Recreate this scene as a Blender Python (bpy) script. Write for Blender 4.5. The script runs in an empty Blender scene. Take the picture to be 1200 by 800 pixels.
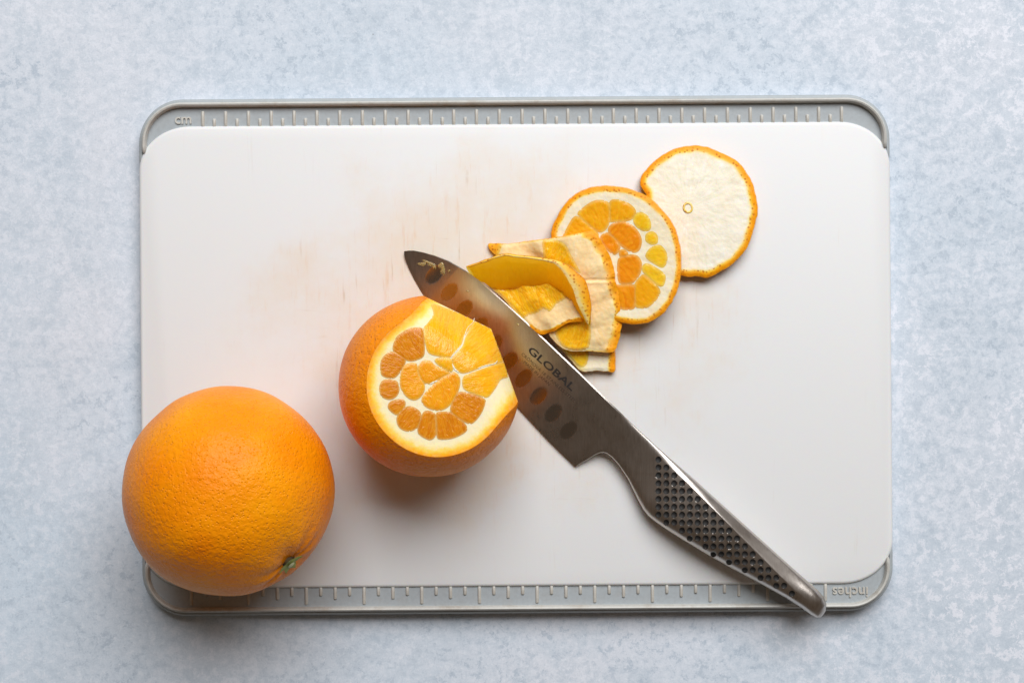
import bpy, bmesh, math, random
import numpy as np
from mathutils import Vector, Matrix, noise
from mathutils.geometry import delaunay_2d_cdt

random.seed(7)
rng = np.random.default_rng(7)
S = 0.01                     # modelling is in centimetres, the scene in metres
PXCM = 26.75                 # photograph pixels per centimetre on the board's top
H = 62.9                     # camera height above the table (cm)
ZB = 0.9                     # top of the board
SCN = bpy.context.scene
COL = SCN.collection

# ------------------------------------------------------------------ camera, world, light, exposure
cd = bpy.data.cameras.new('camera'); cam = bpy.data.objects.new('camera', cd); COL.objects.link(cam)
cam.location = (0, 0, H*S); cam.rotation_euler = (0, 0, 0)
cd.sensor_width = 36; cd.lens = 36*62/(1200/PXCM); cd.clip_start = 0.01; cd.clip_end = 50
SCN.camera = cam

world = bpy.data.worlds.new('World'); SCN.world = world; world.use_nodes = True
bg = world.node_tree.nodes['Background']
bg.inputs[0].default_value = (1.0, 0.74, 0.53, 1); bg.inputs[1].default_value = 0.085

ld = bpy.data.lights.new('window_light', 'AREA'); ld.shape = 'RECTANGLE'; ld.size = 2.3; ld.size_y = 1.7
ld.energy = 99; ld.color = (0.975, 0.985, 1.0)
lamp = bpy.data.objects.new('window_light', ld); COL.objects.link(lamp)
lamp.location = (0.45, 1.65, 2.0)
lamp.rotation_euler = (Vector((0, 0, 0)) - Vector(lamp.location)).to_track_quat('-Z', 'Y').to_euler()

SCN.view_settings.view_transform = 'Standard'; SCN.view_settings.look = 'None'
SCN.view_settings.exposure = 0.0; SCN.view_settings.gamma = 1.0
SCN.render.engine = 'CYCLES'
SCN.cycles.max_bounces = 8; SCN.cycles.caustics_reflective = True

# ------------------------------------------------------------------ helpers
def W(px, py, z):
    k = (H - z)/62.0/PXCM
    return np.array([(px - 600)*k, (400 - py)*k, z])

def WV(P, Z):
    k = ((H - Z)/62.0/PXCM)
    return np.column_stack([(P[:, 0] - 600)*k, (400 - P[:, 1])*k, Z])

def thing(name, label, cat, base, group=None):
    o = bpy.data.objects.new(name, None); COL.objects.link(o)
    o.empty_display_size = 0.01
    o.location = Vector(base)*S; o['label'] = label; o['category'] = cat
    if group: o['group'] = group
    o['base'] = [float(b) for b in base]
    return o

def root_of(o):
    while o.parent: o = o.parent
    return o

def make(name, V, F, mat, parent=None, smooth=True, attrs=None, sharp=None, flip=False):
    me = bpy.data.meshes.new(name)
    V = np.asarray(V, dtype=float)
    if parent is not None and 'base' in root_of(parent):
        V = V - np.array(root_of(parent)['base'])
    if flip: F = [tuple(reversed(f)) for f in F]
    me.from_pydata((V*S).tolist(), [], [tuple(int(i) for i in f) for f in F])
    me.update()
    if smooth: me.polygons.foreach_set('use_smooth', [True]*len(me.polygons))
    if sharp is not None: me.set_sharp_from_angle(angle=math.radians(sharp))
    for k, a in (attrs or {}).items():
        a = np.asarray(a, dtype=float)
        if a.ndim == 1:
            at = me.attributes.new(k, 'FLOAT', 'POINT'); at.data.foreach_set('value', a)
        else:
            at = me.attributes.new(k, 'FLOAT_VECTOR', 'POINT'); at.data.foreach_set('vector', a.ravel())
    me.materials.append(mat)
    o = bpy.data.objects.new(name, me); COL.objects.link(o)
    if parent is not None: o.parent = parent
    return o

def spline(pts, step=2.0, closed=True):
    P = np.array(pts, dtype=float); n = len(P); out = []
    rngi = range(n) if closed else range(n - 1)
    for i in rngi:
        if closed: p0, p1, p2, p3 = P[i-1], P[i], P[(i+1) % n], P[(i+2) % n]
        else: p0, p1, p2, p3 = P[max(i-1, 0)], P[i], P[i+1], P[min(i+2, n-1)]
        m = max(1, int(np.linalg.norm(p2 - p1)/step))
        for k in range(m):
            t = k/m
            out.append(0.5*((2*p1) + (-p0+p2)*t + (2*p0-5*p1+4*p2-p3)*t*t + (-p0+3*p1-3*p2+p3)*t**3))
    if not closed: out.append(P[-1])
    return np.array(out)

def seg_dist(P, L, closed=True):
    A = L; B = np.roll(L, -1, axis=0)
    if not closed: A = L[:-1]; B = L[1:]
    d = np.full(len(P), 1e9)
    for a, b in zip(A, B):
        ab = b - a; t = np.clip(((P - a) @ ab)/max(ab @ ab, 1e-9), 0, 1)
        d = np.minimum(d, np.linalg.norm(P - (a + t[:, None]*ab), axis=1))
    return d

def inside(P, L):
    c = np.zeros(len(P), bool); n = len(L); j = n - 1
    for i in range(n):
        xi, yi = L[i]; xj, yj = L[j]
        m = ((yi > P[:, 1]) != (yj > P[:, 1]))
        if abs(yj - yi) > 1e-12:
            c ^= m & (P[:, 0] < (xj - xi)*(P[:, 1] - yi)/(yj - yi) + xi)
        j = i
    return c

def patch(pts, sp=2.0, smoothed=True, rough=0.0):
    """triangulated area within an outline: points, triangles, boundary count, distance to boundary"""
    L = spline(pts, sp) if smoothed else np.array(pts, float)
    if rough: L = L + rough*np.array([noise.noise_vector(Vector((p[0]*.16, p[1]*.16, 4.4)))[:2] for p in L])
    lo, hi = L.min(0), L.max(0)
    gx, gy = np.meshgrid(np.arange(lo[0], hi[0], sp), np.arange(lo[1], hi[1], sp*0.87))
    gx = gx + (np.arange(gx.shape[0]) % 2)[:, None]*sp*0.5
    G = np.column_stack([gx.ravel(), gy.ravel()]) + rng.uniform(-.08, .08, (gx.size, 2))*sp
    G = G[inside(G, L)]
    G = G[seg_dist(G, L) > 0.5*sp]
    P = np.vstack([L, G]); n = len(L)
    r = delaunay_2d_cdt([Vector(p) for p in P], [(i, (i+1) % n) for i in range(n)], [], 1, 1e-6)
    V = np.array([tuple(v) for v in r[0]])
    orig = r[3]; loop = [None]*n
    for k, os_ in enumerate(orig):
        for q in os_:
            if q < n: loop[q] = k
    T = [tuple(f) for f in r[2]]
    # image y runs down: turn faces so that they look at the camera
    def area(t): a, b, c = V[t[0]], V[t[1]], V[t[2]]; return (b[0]-a[0])*(c[1]-a[1]) - (b[1]-a[1])*(c[0]-a[0])
    T = [t if area(t) < 0 else t[::-1] for t in T]
    return V, T, [k for k in loop if k is not None], seg_dist(V, L)

def sstep(x, a, b):
    t = np.clip((np.asarray(x, float) - a)/(b - a), 0, 1); return t*t*(3 - 2*t)

# ------------------------------------------------------------------ materials
class N:
    def __init__(s, name):
        s.m = bpy.data.materials.new(name); s.m.use_nodes = True; s.t = s.m.node_tree
        s.b = s.t.nodes['Principled BSDF']
    def n(s, typ, **kw):
        nd = s.t.nodes.new('ShaderNode' + typ)
        for k, v in kw.items():
            if hasattr(nd, k) and not k.startswith('i_'): setattr(nd, k, v)
        return nd
    def l(s, a, b): s.t.links.new(a, b)
    def set(s, **kw):
        for k, v in kw.items():
            i = s.b.inputs[k.replace('_', ' ')]
            i.default_value = v
        return s
    def coord(s, out='Object', scale=(1, 1, 1), rot=(0, 0, 0)):
        tc = s.n('TexCoord'); mp = s.n('Mapping'); mp.inputs['Scale'].default_value = scale
        mp.inputs['Rotation'].default_value = rot
        s.l(tc.outputs[out], mp.inputs[0]); return mp.outputs[0]
    def noise(s, vec, scale, detail=4, rough=0.55, dist=0):
        nd = s.n('TexNoise'); nd.inputs['Scale'].default_value = scale; nd.inputs['Detail'].default_value = detail
        nd.inputs['Roughness'].default_value = rough; nd.inputs['Distortion'].default_value = dist
        s.l(vec, nd.inputs['Vector']); return nd.outputs['Fac']
    def voro(s, vec, scale, feature='F1', rand=1.0, out='Distance'):
        nd = s.n('TexVoronoi'); nd.feature = feature; nd.inputs['Scale'].default_value = scale
        nd.inputs['Randomness'].default_value = rand
        s.l(vec, nd.inputs['Vector']); return nd.outputs[out]
    def ramp(s, fac, stops, interp='LINEAR'):
        r = s.n('ValToRGB'); r.color_ramp.interpolation = interp; e = r.color_ramp.elements
        while len(e) < len(stops): e.new(0.5)
        for el, (p, c) in zip(e, stops):
            el.position = p; el.color = (c, c, c, 1) if isinstance(c, (int, float)) else (*c, 1)
        s.l(fac, r.inputs[0]); return r.outputs[0]
    def mix(s, fac, a, b, mode='MIX'):
        m = s.n('Mix'); m.data_type = 'RGBA'; m.blend_type = mode
        for sock, v in ((m.inputs[0], fac), (m.inputs[6], a), (m.inputs[7], b)):
            if isinstance(v, (int, float)): sock.default_value = v
            elif isinstance(v, tuple): sock.default_value = (*v, 1)
            else: s.l(v, sock)
        return m.outputs[2]
    def math(s, op, a, b=0.0, c=None, clamp=False):
        m = s.n('Math'); m.operation = op; m.use_clamp = clamp
        for sock, v in zip(m.inputs, (a, b, c)):
            if v is None: continue
            if isinstance(v, (int, float)): sock.default_value = v
            else: s.l(v, sock)
        return m.outputs[0]
    def attr(s, name, out='Fac'):
        a = s.n('Attribute'); a.attribute_name = name; return a.outputs[out]
    def bump(s, h, strength=0.3, dist=0.0005, prev=None):
        b = s.n('Bump'); b.inputs['Strength'].default_value = strength; b.inputs['Distance'].default_value = dist
        s.l(h, b.inputs['Height'])
        if prev is not None: s.l(prev, b.inputs['Normal'])
        return b.outputs[0]
    def color(s, c):
        if isinstance(c, tuple): s.b.inputs['Base Color'].default_value = (*c, 1)
        else: s.l(c, s.b.inputs['Base Color'])
        return s
    def normal(s, nrm): s.l(nrm, s.b.inputs['Normal']); return s
    def sss(s, w, rad=(0.004, 0.0015, 0.0005)):
        s.b.inputs['Subsurface Weight'].default_value = w; s.b.inputs['Subsurface Radius'].default_value = (1, .4, .12)
        s.b.inputs['Subsurface Scale'].default_value = rad[0]; return s

def m_table():
    m = N('painted_plaster'); v = m.coord()
    big = m.noise(v, 5.5, 4, .55, .3)
    mid = m.noise(v, 48, 7, .72, .5)
    fine = m.noise(v, 330, 5, .75, .4)
    grit = m.noise(v, 1300, 2, .6)
    blot = m.noise(v, 170, 8, .80, .25)
    clus = m.noise(v, 11, 5, .62, .6)
    side = m.n('SeparateXYZ'); m.l(m.coord(), side.inputs[0])
    right = m.math('MULTIPLY_ADD', side.outputs[0], 3.2, 0.10, clamp=True)     # the paint is more broken up to the right
    base = m.mix(m.ramp(big, [(.35, 0.), (.65, 1.)]), (.558, .65, .742), (.665, .70, .765))
    c = m.mix(m.math('MULTIPLY', m.ramp(mid, [(.38, 1.), (.52, 0.)]), .6), base, (.49, .57, .65))
    fl = m.math('MULTIPLY', m.ramp(blot, [(.52, 0.), (.545, 1.)]), m.ramp(clus, [(.42, .25), (.58, 1.)]))
    c = m.mix(m.math('MULTIPLY', fl, m.math('MULTIPLY_ADD', right, .70, .45)), c, (.79, .81, .88))
    dk = m.math('MULTIPLY', m.ramp(blot, [(.42, 1.), (.47, 0.)]), m.ramp(clus, [(.40, 1.), (.58, .08)]))
    c = m.mix(m.math('MULTIPLY', dk, .72), c, (.37, .45, .54))
    c = m.mix(m.math('MULTIPLY', m.ramp(fine, [(.40, 1.), (.48, 0.)]), .34), c, (.44, .515, .60))
    c = m.mix(m.math('MULTIPLY', m.ramp(fine, [(.55, 0.), (.63, 1.)]), .42), c, (.77, .81, .87))
    c = m.mix(.14, c, m.ramp(grit, [(.3, (.42, .47, .54)), (.7, (.87, .9, .95))]))
    spk = m.voro(v, 55); spk = m.ramp(spk, [(.016, 1.), (.024, 0.)])
    msk = m.ramp(m.noise(v, 21, 2), [(.58, 0.), (.6, 1.)])
    c = m.mix(m.math('MULTIPLY', m.math('MULTIPLY', spk, msk), .8), c, (.16, .17, .19))
    m.color(c).set(Roughness=.62)
    m.b.inputs['Specular IOR Level'].default_value = .3
    h = m.math('ADD', m.math('MULTIPLY', blot, .6), m.math('MULTIPLY', fine, .5))
    m.normal(m.bump(h, .22, .0006))
    return m.m

def m_board():
    m = N('white_polyethylene'); v = m.coord()
    st = m.coord(scale=(1, .12, 1)); sh = m.coord(scale=(.1, 1, 1), rot=(0, 0, .5))
    # carrot coloured stain rubbed into the middle of the board
    vm = m.n('VectorMath'); vm.operation = 'LENGTH'
    mp = m.n('Mapping'); mp.inputs['Scale'].default_value = (8.2, 10.5, 0); mp.inputs['Location'].default_value = (.10, -.12, 0)
    tc = m.n('TexCoord'); m.l(tc.outputs['Object'], mp.inputs[0]); m.l(mp.outputs[0], vm.inputs[0])
    rad = m.math('ADD', vm.outputs['Value'], m.math('MULTIPLY_ADD', m.noise(v, 26, 5, .65), 1.3, -.65))
    stain = m.ramp(rad, [(.20, 1.), (1.12, 0.)], 'EASE')
    streak = m.noise(st, 420, 5, .7)
    cloud = m.noise(v, 45, 4, .6)
    c = m.mix(m.math('MULTIPLY', stain, .95), (.765, .768, .768), (.755, .655, .545))
    f = m.math('MULTIPLY', m.math('MULTIPLY', m.ramp(streak, [(.55, 0.), (.74, 1.)]), stain), .8)
    c = m.mix(f, c, (.72, .50, .34))
    scr = m.ramp(m.noise(m.coord(scale=(1, .05, 1), rot=(0, 0, .06)), 520, 3, .6), [(.62, 0.), (.72, 1.)])
    patchy = m.ramp(cloud, [(.48, 0.), (.62, 1.)])
    c = m.mix(m.math('MULTIPLY', m.math('MULTIPLY', scr, patchy), m.math('MULTIPLY_ADD', stain, .85, .10)), c, (.52, .36, .24))
    scr2 = m.ramp(m.noise(sh, 420, 3, .6), [(.66, 0.), (.74, 1.)])
    c = m.mix(m.math('MULTIPLY', m.math('MULTIPLY', scr2, patchy), m.math('MULTIPLY', stain, .55)), c, (.5, .36, .25))
    m.color(c).set(Roughness=.42).sss(.12, (.003,))
    m.b.inputs['Specular IOR Level'].default_value = .35
    h = m.math('ADD', m.math('MULTIPLY', streak, .5), m.math('MULTIPLY', m.noise(v, 900, 3), .5))
    m.normal(m.bump(h, .12, .0002))
    return m.m

def m_rubber(name, col, dirt=.35):
    m = N(name); v = m.coord()
    d = m.ramp(m.noise(v, 130, 5, .65), [(.5, 0.), (.68, 1.)])
    c = m.mix(m.math('MULTIPLY', d, dirt), col, (.36, .30, .23))
    c = m.mix(m.math('MULTIPLY', m.ramp(m.noise(v, 700, 3), [(.3, 1.), (.6, 0.)]), .15), c, (.2, .2, .2))
    m.color(c).set(Roughness=.5)
    m.normal(m.bump(m.noise(v, 900, 3), .1, .0002))
    return m.m

def m_peel(name, deep=(.88, .225, .001), light=(.96, .345, .002), cell=600, bs=.75):
    m = N(name); v = m.coord()
    big = m.noise(v, 32, 3, .5)
    c = m.mix(m.ramp(big, [(.3, 0.), (.7, 1.)]), deep, light)
    pore = m.voro(v, cell*1.25); pit = m.ramp(pore, [(.0, 0.), (.32, 1.)])
    c = m.mix(m.math('MULTIPLY', m.math('SUBTRACT', 1., pit), .18), c, (.70, .15, .002))
    peb = m.noise(v, cell*.85, 3, .55, .3); low = m.noise(v, 130, 3, .5)
    m.color(c).set(Roughness=.36).sss(.04, (.0015,))
    m.b.inputs['Specular IOR Level'].default_value = .16
    h = m.math('ADD', m.math('MULTIPLY', peb, .75), m.math('MULTIPLY', pit, .36))
    b1 = m.bump(low, .12, .0010)
    m.normal(m.bump(h, bs, .0010, b1))
    return m.m

def zest_pith_color(m, fac, v, white=(.92, .855, .70)):
    """fac 0 = white pith, 1 = orange zest"""
    nz = m.noise(v, 420, 4, .65)
    f = m.math('ADD', fac, m.math('MULTIPLY_ADD', nz, .34, -.17), clamp=True)
    return m.ramp(f, [(.0, white), (.26, (.95, .82, .46)), (.50, (.96, .66, .09)), (.76, (.97, .46, .005)), (1., (.95, .34, .002))])

def m_pith_solid(R):
    """cut orange: colour by depth below the skin"""
    m = N('cut_pith'); v = m.coord()
    vm = m.n('VectorMath'); vm.operation = 'LENGTH'
    mp = m.n('Mapping'); mp.inputs['Location'].default_value = (0, 0, 0)
    at = m.attr('rad', 'Vector'); m.l(at, vm.inputs[0])
    r = m.math('ADD', vm.outputs['Value'], m.math('MULTIPLY_ADD', m.noise(v, 260, 4, .6), .05, -.025))
    fac = m.ramp(r, [(.85, .0), (.89, .16), (.925, .36), (.952, .56), (.974, .80), (.994, 1.0)])
    c = zest_pith_color(m, fac, v, (.90, .79, .54))
    c = m.mix(m.math('MULTIPLY', m.ramp(m.noise(v, 500, 5, .7), [(.45, 0.), (.7, 1.)]), .25), c, (.86, .68, .38))
    m.color(c).set(Roughness=.5).sss(.15, (.002,))
    m.b.inputs['Specular IOR Level'].default_value = .25
    m.normal(m.bump(m.noise(v, 600, 4), .3, .0004))
    return m.m

def m_pith(name, tint=0.0, white=(.92, .87, .74), fs=1.0):
    m = N(name); v = m.coord()
    z = m.attr('zest')
    c = zest_pith_color(m, z, v, white)
    cl = m.noise(v, 110, 4, .6)
    c = m.mix(m.math('MULTIPLY', m.ramp(cl, [(.35, 1.), (.65, 0.)]), .35 + tint), c, m.mix(z, tuple(x*y for x, y in zip(white, (1., .88, .72))), (.92, .38, .01)))
    fib = m.noise(m.attr('pol', 'Vector'), 3.2, 5, .65)
    wht = m.ramp(z, [(.05, 1.), (.3, 0.)])
    c = m.mix(m.math('MULTIPLY', m.math('MULTIPLY', m.ramp(fib, [(.50, 0.), (.66, 1.)]), wht), .65*fs), c, (.80, .76, .55))
    c = m.mix(m.math('MULTIPLY', m.math('MULTIPLY', m.ramp(fib, [(.34, 1.), (.46, 0.)]), wht), .55*fs), c, (.95, .93, .86))
    # oil glands show as darker dots in the rind
    gl = m.ramp(m.voro(v, 660), [(.27, 1.), (.38, 0.)])
    band = m.ramp(z, [(.34, 0.), (.46, 1.), (.86, 1.), (1., .4)])
    c = m.mix(m.math('MULTIPLY', m.math('MULTIPLY', gl, band), .75), c, (.58, .15, .004))
    m.color(c).set(Roughness=.5).sss(.15, (.002,))
    m.b.inputs['Specular IOR Level'].default_value = .22
    hh = m.math('SUBTRACT', m.noise(v, 480, 5, .65), m.math('MULTIPLY', m.math('MULTIPLY', gl, band), .5))
    m.normal(m.bump(hh, .35, .0006))
    return m.m

def m_flesh(name, dark, mid, light, gloss=.22, k=1.0):
    m = N(name)
    puv = m.attr('puv', 'Vector')
    def sc(x, y):
        mp = m.n('Mapping'); mp.inputs['Scale'].default_value = (x, y, 1); m.l(puv, mp.inputs[0]); return mp.outputs[0]
    nzv = m.n('TexNoise'); nzv.inputs['Scale'].default_value = 2.2; m.l(puv, nzv.inputs['Vector'])
    add = m.n('VectorMath'); add.operation = 'MULTIPLY_ADD'; add.inputs[1].default_value = (.22, .14, 0)
    m.l(nzv.outputs['Color'], add.inputs[0]); m.l(puv, add.inputs[2])
    mp = m.n('Mapping'); mp.inputs['Scale'].default_value = (1.9, 9.0, 1); m.l(add.outputs[0], mp.inputs[0])
    ves = m.voro(mp.outputs[0], 1.0); edge = m.voro(mp.outputs[0], 1.0, 'DISTANCE_TO_EDGE')
    rnd = m.n('TexVoronoi'); rnd.inputs['Scale'].default_value = 1.0; m.l(mp.outputs[0], rnd.inputs['Vector'])
    sepc = m.n('SeparateColor'); m.l(rnd.outputs['Color'], sepc.inputs[0])
    c = m.mix(sepc.outputs[0], dark, mid)
    c = m.mix(m.math('MULTIPLY', m.ramp(edge, [(.0, 1.), (.08, 0.)]), .22*k), c, light)
    st = m.noise(sc(1.2, 11), 1.6, 5, .6)
    c = m.mix(m.math('MULTIPLY', m.ramp(st, [(.50, 0.), (.74, 1.)]), .34*k), c, light)
    c = m.mix(m.math('MULTIPLY', m.attr('rimf'), .38), c, (.94, .68, .26))
    m.color(c).set(Roughness=gloss).sss(.35, (.004,))
    h = m.math('ADD', m.math('MULTIPLY', m.ramp(edge, [(0., 0.), (.16, 1.)], 'EASE'), .6), m.math('MULTIPLY', st, .55))
    b = m.bump(h, .17*k, .0006)
    m.normal(m.bump(m.noise(sc(9, 22), 1., 3), .22*k, .0003, b))
    m.b.inputs['Coat Weight'].default_value = .08; m.b.inputs['Coat Roughness'].default_value = .1
    m.b.inputs['Specular IOR Level'].default_value = .28
    return m.m

def m_thin(base_mat, name, col, w):
    m = base_mat.copy(); m.name = name; t = m.node_tree
    b = t.nodes['Principled BSDF']; o = t.nodes['Material Output']
    tr = t.nodes.new('ShaderNodeBsdfTranslucent'); tr.inputs[0].default_value = (*col, 1)
    mx = t.nodes.new('ShaderNodeMixShader'); mx.inputs[0].default_value = w
    t.links.new(b.outputs[0], mx.inputs[1]); t.links.new(tr.outputs[0], mx.inputs[2]); t.links.new(mx.outputs[0], o.inputs[0])
    b.inputs['Subsurface Weight'].default_value = 0; b.inputs['Specular IOR Level'].default_value = .15; b.inputs['Coat Weight'].default_value = 0
    return m

def m_steel(name, base=(.46, .43, .41), rough=.24, scratch=.2, hollow=False):
    m = N(name); g_ = m.coord(scale=(1, .025, 1), rot=(0, 0, math.radians(42.5)))
    s = m.noise(g_, 1500, 4, .65); s2 = m.noise(m.coord(), 900, 3, .6)
    smear = m.noise(m.coord(), 65, 5, .65, .6)
    c = m.mix(m.ramp(s, [(.3, 0.), (.7, 1.)]), tuple(x*.90 for x in base), tuple(x*1.08 for x in base))
    c = m.mix(m.math('MULTIPLY', m.ramp(smear, [(.52, 0.), (.66, 1.)]), .22), c, tuple(x*.7 for x in base))
    r = m.math('MULTIPLY_ADD', smear, .26, rough - .13)
    r = m.math('MULTIPLY_ADD', s, .10, m.math('SUBTRACT', r, .05))
    if hollow:
        h = m.attr('hollow'); c = m.mix(h, c, tuple(x*.80 for x in base)); r = m.math('SUBTRACT', r, m.math('MULTIPLY', h, .10))
    m.color(c).set(Metallic=1.0); m.l(r, m.b.inputs['Roughness'])
    m.normal(m.bump(m.math('ADD', s, m.math('MULTIPLY', s2, .4)), scratch, .00007))
    return m.m

def m_plain(name, col, rough=.5, metal=0.0, **kw):
    m = N(name); v = m.coord()
    c = m.mix(m.ramp(m.noise(v, 500, 4), [(.35, 0.), (.7, 1.)]), col, tuple(min(1, x*1.35 + .004) for x in col))
    m.color(c).set(Roughness=rough, Metallic=metal); return m.m

M = dict(
    table=m_table(), board=m_board(),
    rubber=m_rubber('grey_rubber', (.375, .41, .43), .12), bead=m_rubber('pale_rubber', (.54, .535, .50), .5),
    step=m_rubber('side_rubber', (.37, .405, .42), .12), tick=m_rubber('raised_rubber', (.57, .555, .51), .45),
    peel=m_peel('orange_peel'), peel_cut=m_peel('cut_orange_peel', (.88, .225, .001), (.94, .305, .002), 560, 1.0),
    skin=m_peel('peel_skin', (.92, .30, .003), (.95, .42, .006), 640),
    pith=m_pith('pith'), pith_peach=m_pith('pith_of_strip', .45, (.93, .70, .36), .45),
    flesh_shaded=m_flesh('juice_flesh_shaded', (.64, .185, .002), (.74, .25, .003), (.88, .47, .05)),  # darker copy of the same flesh: shade on the flat cut painted in
    flesh_lit=m_flesh('juice_flesh_lit', (.92, .39, .004), (.96, .47, .007), (.97, .66, .12)),  # lighter copy: window light on the side cut put into the colour
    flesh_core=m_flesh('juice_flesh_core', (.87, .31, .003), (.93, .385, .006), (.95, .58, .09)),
    flesh_slice=m_flesh('juice_flesh_slice', (.88, .36, .004), (.93, .44, .008), (.95, .60, .09), k=.5),
    flesh_amber=m_flesh('juice_flesh_amber', (.84, .25, .003), (.90, .32, .006), (.93, .52, .07), k=.5),
    flesh_yellow=m_flesh('juice_flesh_yellow', (.92, .50, .008), (.95, .58, .02), (.95, .72, .18), k=.5),
    steel=m_steel('blade_steel', (.57, .52, .475), rough=.31, hollow=True), handle=m_steel('handle_steel', (.58, .53, .485), .315, scratch=.25),
    black=m_plain('black_paint', (.008, .0075, .007), .7), etch=m_plain('etched_mark', (.016, .013, .012), .6),
    faint=m_plain('faint_etched_mark', (.10, .075, .06), .5, .6),
    green=m_plain('calyx_green', (.24, .27, .045), .6), pale=m_plain('calyx_pale', (.55, .55, .30), .6), dark=m_plain('calyx_brown', (.07, .045, .015), .7),
)

M['pith_slice'] = m_pith('pith_of_slice', .1, (.92, .83, .62), .6)
M['flesh_wet'] = m_flesh('wet_flesh', (.90, .41, .003), (.96, .52, .006), (.97, .68, .10), k=1.4)
M['flesh_thin'] = m_thin(M['flesh_wet'], 'thin_flesh', (1.0, .78, .05), .8)
M['skin_thin'] = m_thin(M['skin'], 'thin_peel', (1.0, .82, .12), .85)
# ------------------------------------------------------------------ the table top
g = make('tabletop', [(-90, -70, 0), (90, -70, 0), (90, 70, 0), (-90, 70, 0)], [(0, 1, 2, 3)], M['table'], smooth=False)
g['kind'] = 'structure'

# ------------------------------------------------------------------ cutting board (local px units /26.75 = cm)
bc = W(604.6, 416, ZB); bc[2] = 0
board = thing('cutting_board', 'white plastic cutting board with grey rubber ruler edges lying on the pale blue table', 'cutting board', bc)
board.rotation_euler[2] = math.radians(0.42)
U, Vh = 441.3, 303.2           # half sizes
def bl(u, v, z): return np.array([u/PXCM + bc[0], v/PXCM + bc[1], z])

ARM, RC = 80.0, 52.0
def rim_path(sgn, arm):
    pts = []
    pts += [(-U, Vh - arm + (arm - RC)*t) for t in np.linspace(0, 1, 10)]
    pts += [(-U + RC - RC*math.cos(a), Vh - RC + RC*math.sin(a)) for a in np.linspace(0, math.pi/2, 24)[1:]]
    pts += [(u, Vh) for u in np.linspace(-U + RC, U - RC, 60)[1:]]
    pts += [(U - RC + RC*math.sin(a), Vh - RC + RC*math.cos(a)) for a in np.linspace(0, math.pi/2, 24)[1:]]
    pts += [(U, Vh - RC - (arm - RC)*t) for t in np.linspace(0, 1, 10)[1:]]
    P = np.array(pts); T = np.gradient(P, axis=0); T /= np.linalg.norm(T, axis=1)[:, None]
    Nn = np.column_stack([T[:, 1], -T[:, 0]])              # inward
    return P*np.array([1, sgn]), Nn*np.array([1, sgn])

def white_outline():
    """outline of the white panel: straight sides, corners swept in under the rubber"""
    q = []
    ex, ey = 60.0, 52.0
    yt = 271.0
    for sx, sy, order in ((-1, 1, 0), (1, 1, 1), (1, -1, 0), (-1, -1, 1)):
        arc = []
        for a in np.linspace(0, math.pi/2, 18):
            arc.append((sx*(U - 0.6 - ex*(1 - math.cos(a))), sy*(yt - ey*(1 - math.sin(a)))))
        q += arc if order == 0 else arc[::-1]
    return np.array(q)

WO = white_outline()
def panel():
    L = WO; n = len(L); T = np.roll(L, -1, 0) - np.roll(L, 1, 0); T /= np.linalg.norm(T, axis=1)[:, None]
    out = np.column_stack([-T[:, 1], T[:, 0]])
    rings = [(0.0, 0.06), (0.9, 0.10), (0.9, ZB - .14), (0.2, ZB - .07), (-1.2, ZB - .02), (-3.2, ZB)]
    rings[0] = (0.0, 0.02)
    V, F = [], []
    for off, z in rings:
        for p, o in zip(L, out):
            q = p + o*(off - .9); V.append(bl(q[0], q[1], z))
    for k in range(len(rings) - 1):
        for i in range(n):
            j = (i + 1) % n; F.append((k*n + i, k*n + j, (k+1)*n + j, (k+1)*n + i))
    F.append(tuple((len(rings)-1)*n + i for i in range(n))); F.append(tuple(reversed(range(n))))
    V = np.array(V)
    o = make('white_panel', V, F, M['board'], board, sharp=50)
    bm = bmesh.new(); bm.from_mesh(o.data); bmesh.ops.recalc_face_normals(bm, faces=bm.faces); bm.to_mesh(o.data); bm.free()
panel()

def sweep(sgn, arm, prof, name, mat, parent, taper=12):
    P, Nn = rim_path(sgn, arm); n = len(P); V, F = [], []
    L = np.concatenate([[0], np.cumsum(np.linalg.norm(np.diff(P, axis=0), axis=1))])
    m = len(prof); dm = sum(d for d, z in prof)/m; z0 = min(z for d, z in prof)
    for i in range(n):
        e = min(L[i], L[-1] - L[i]); k = min(1, math.sqrt(max(0, 1 - (1 - min(1, e/taper))**2)) + .02)
        for d, z in prof:
            dd = dm + (d - dm)*k; zz = z0 + (z - z0)*(.3 + .7*k)
            q = P[i] + Nn[i]*dd; V.append(bl(q[0], q[1], zz))
    for i in range(n - 1):
        for k in range(m - 1): F.append((i*m + k, i*m + k + 1, (i+1)*m + k + 1, (i+1)*m + k))
    for i in (0, n - 1): F.append(tuple(i*m + k for k in range(m)))
    o = make(name, V, F, mat, parent, sharp=40)
    bm = bmesh.new(); bm.from_mesh(o.data); bmesh.ops.recalc_face_normals(bm, faces=bm.faces); bm.to_mesh(o.data); bm.free()
    return o

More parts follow.
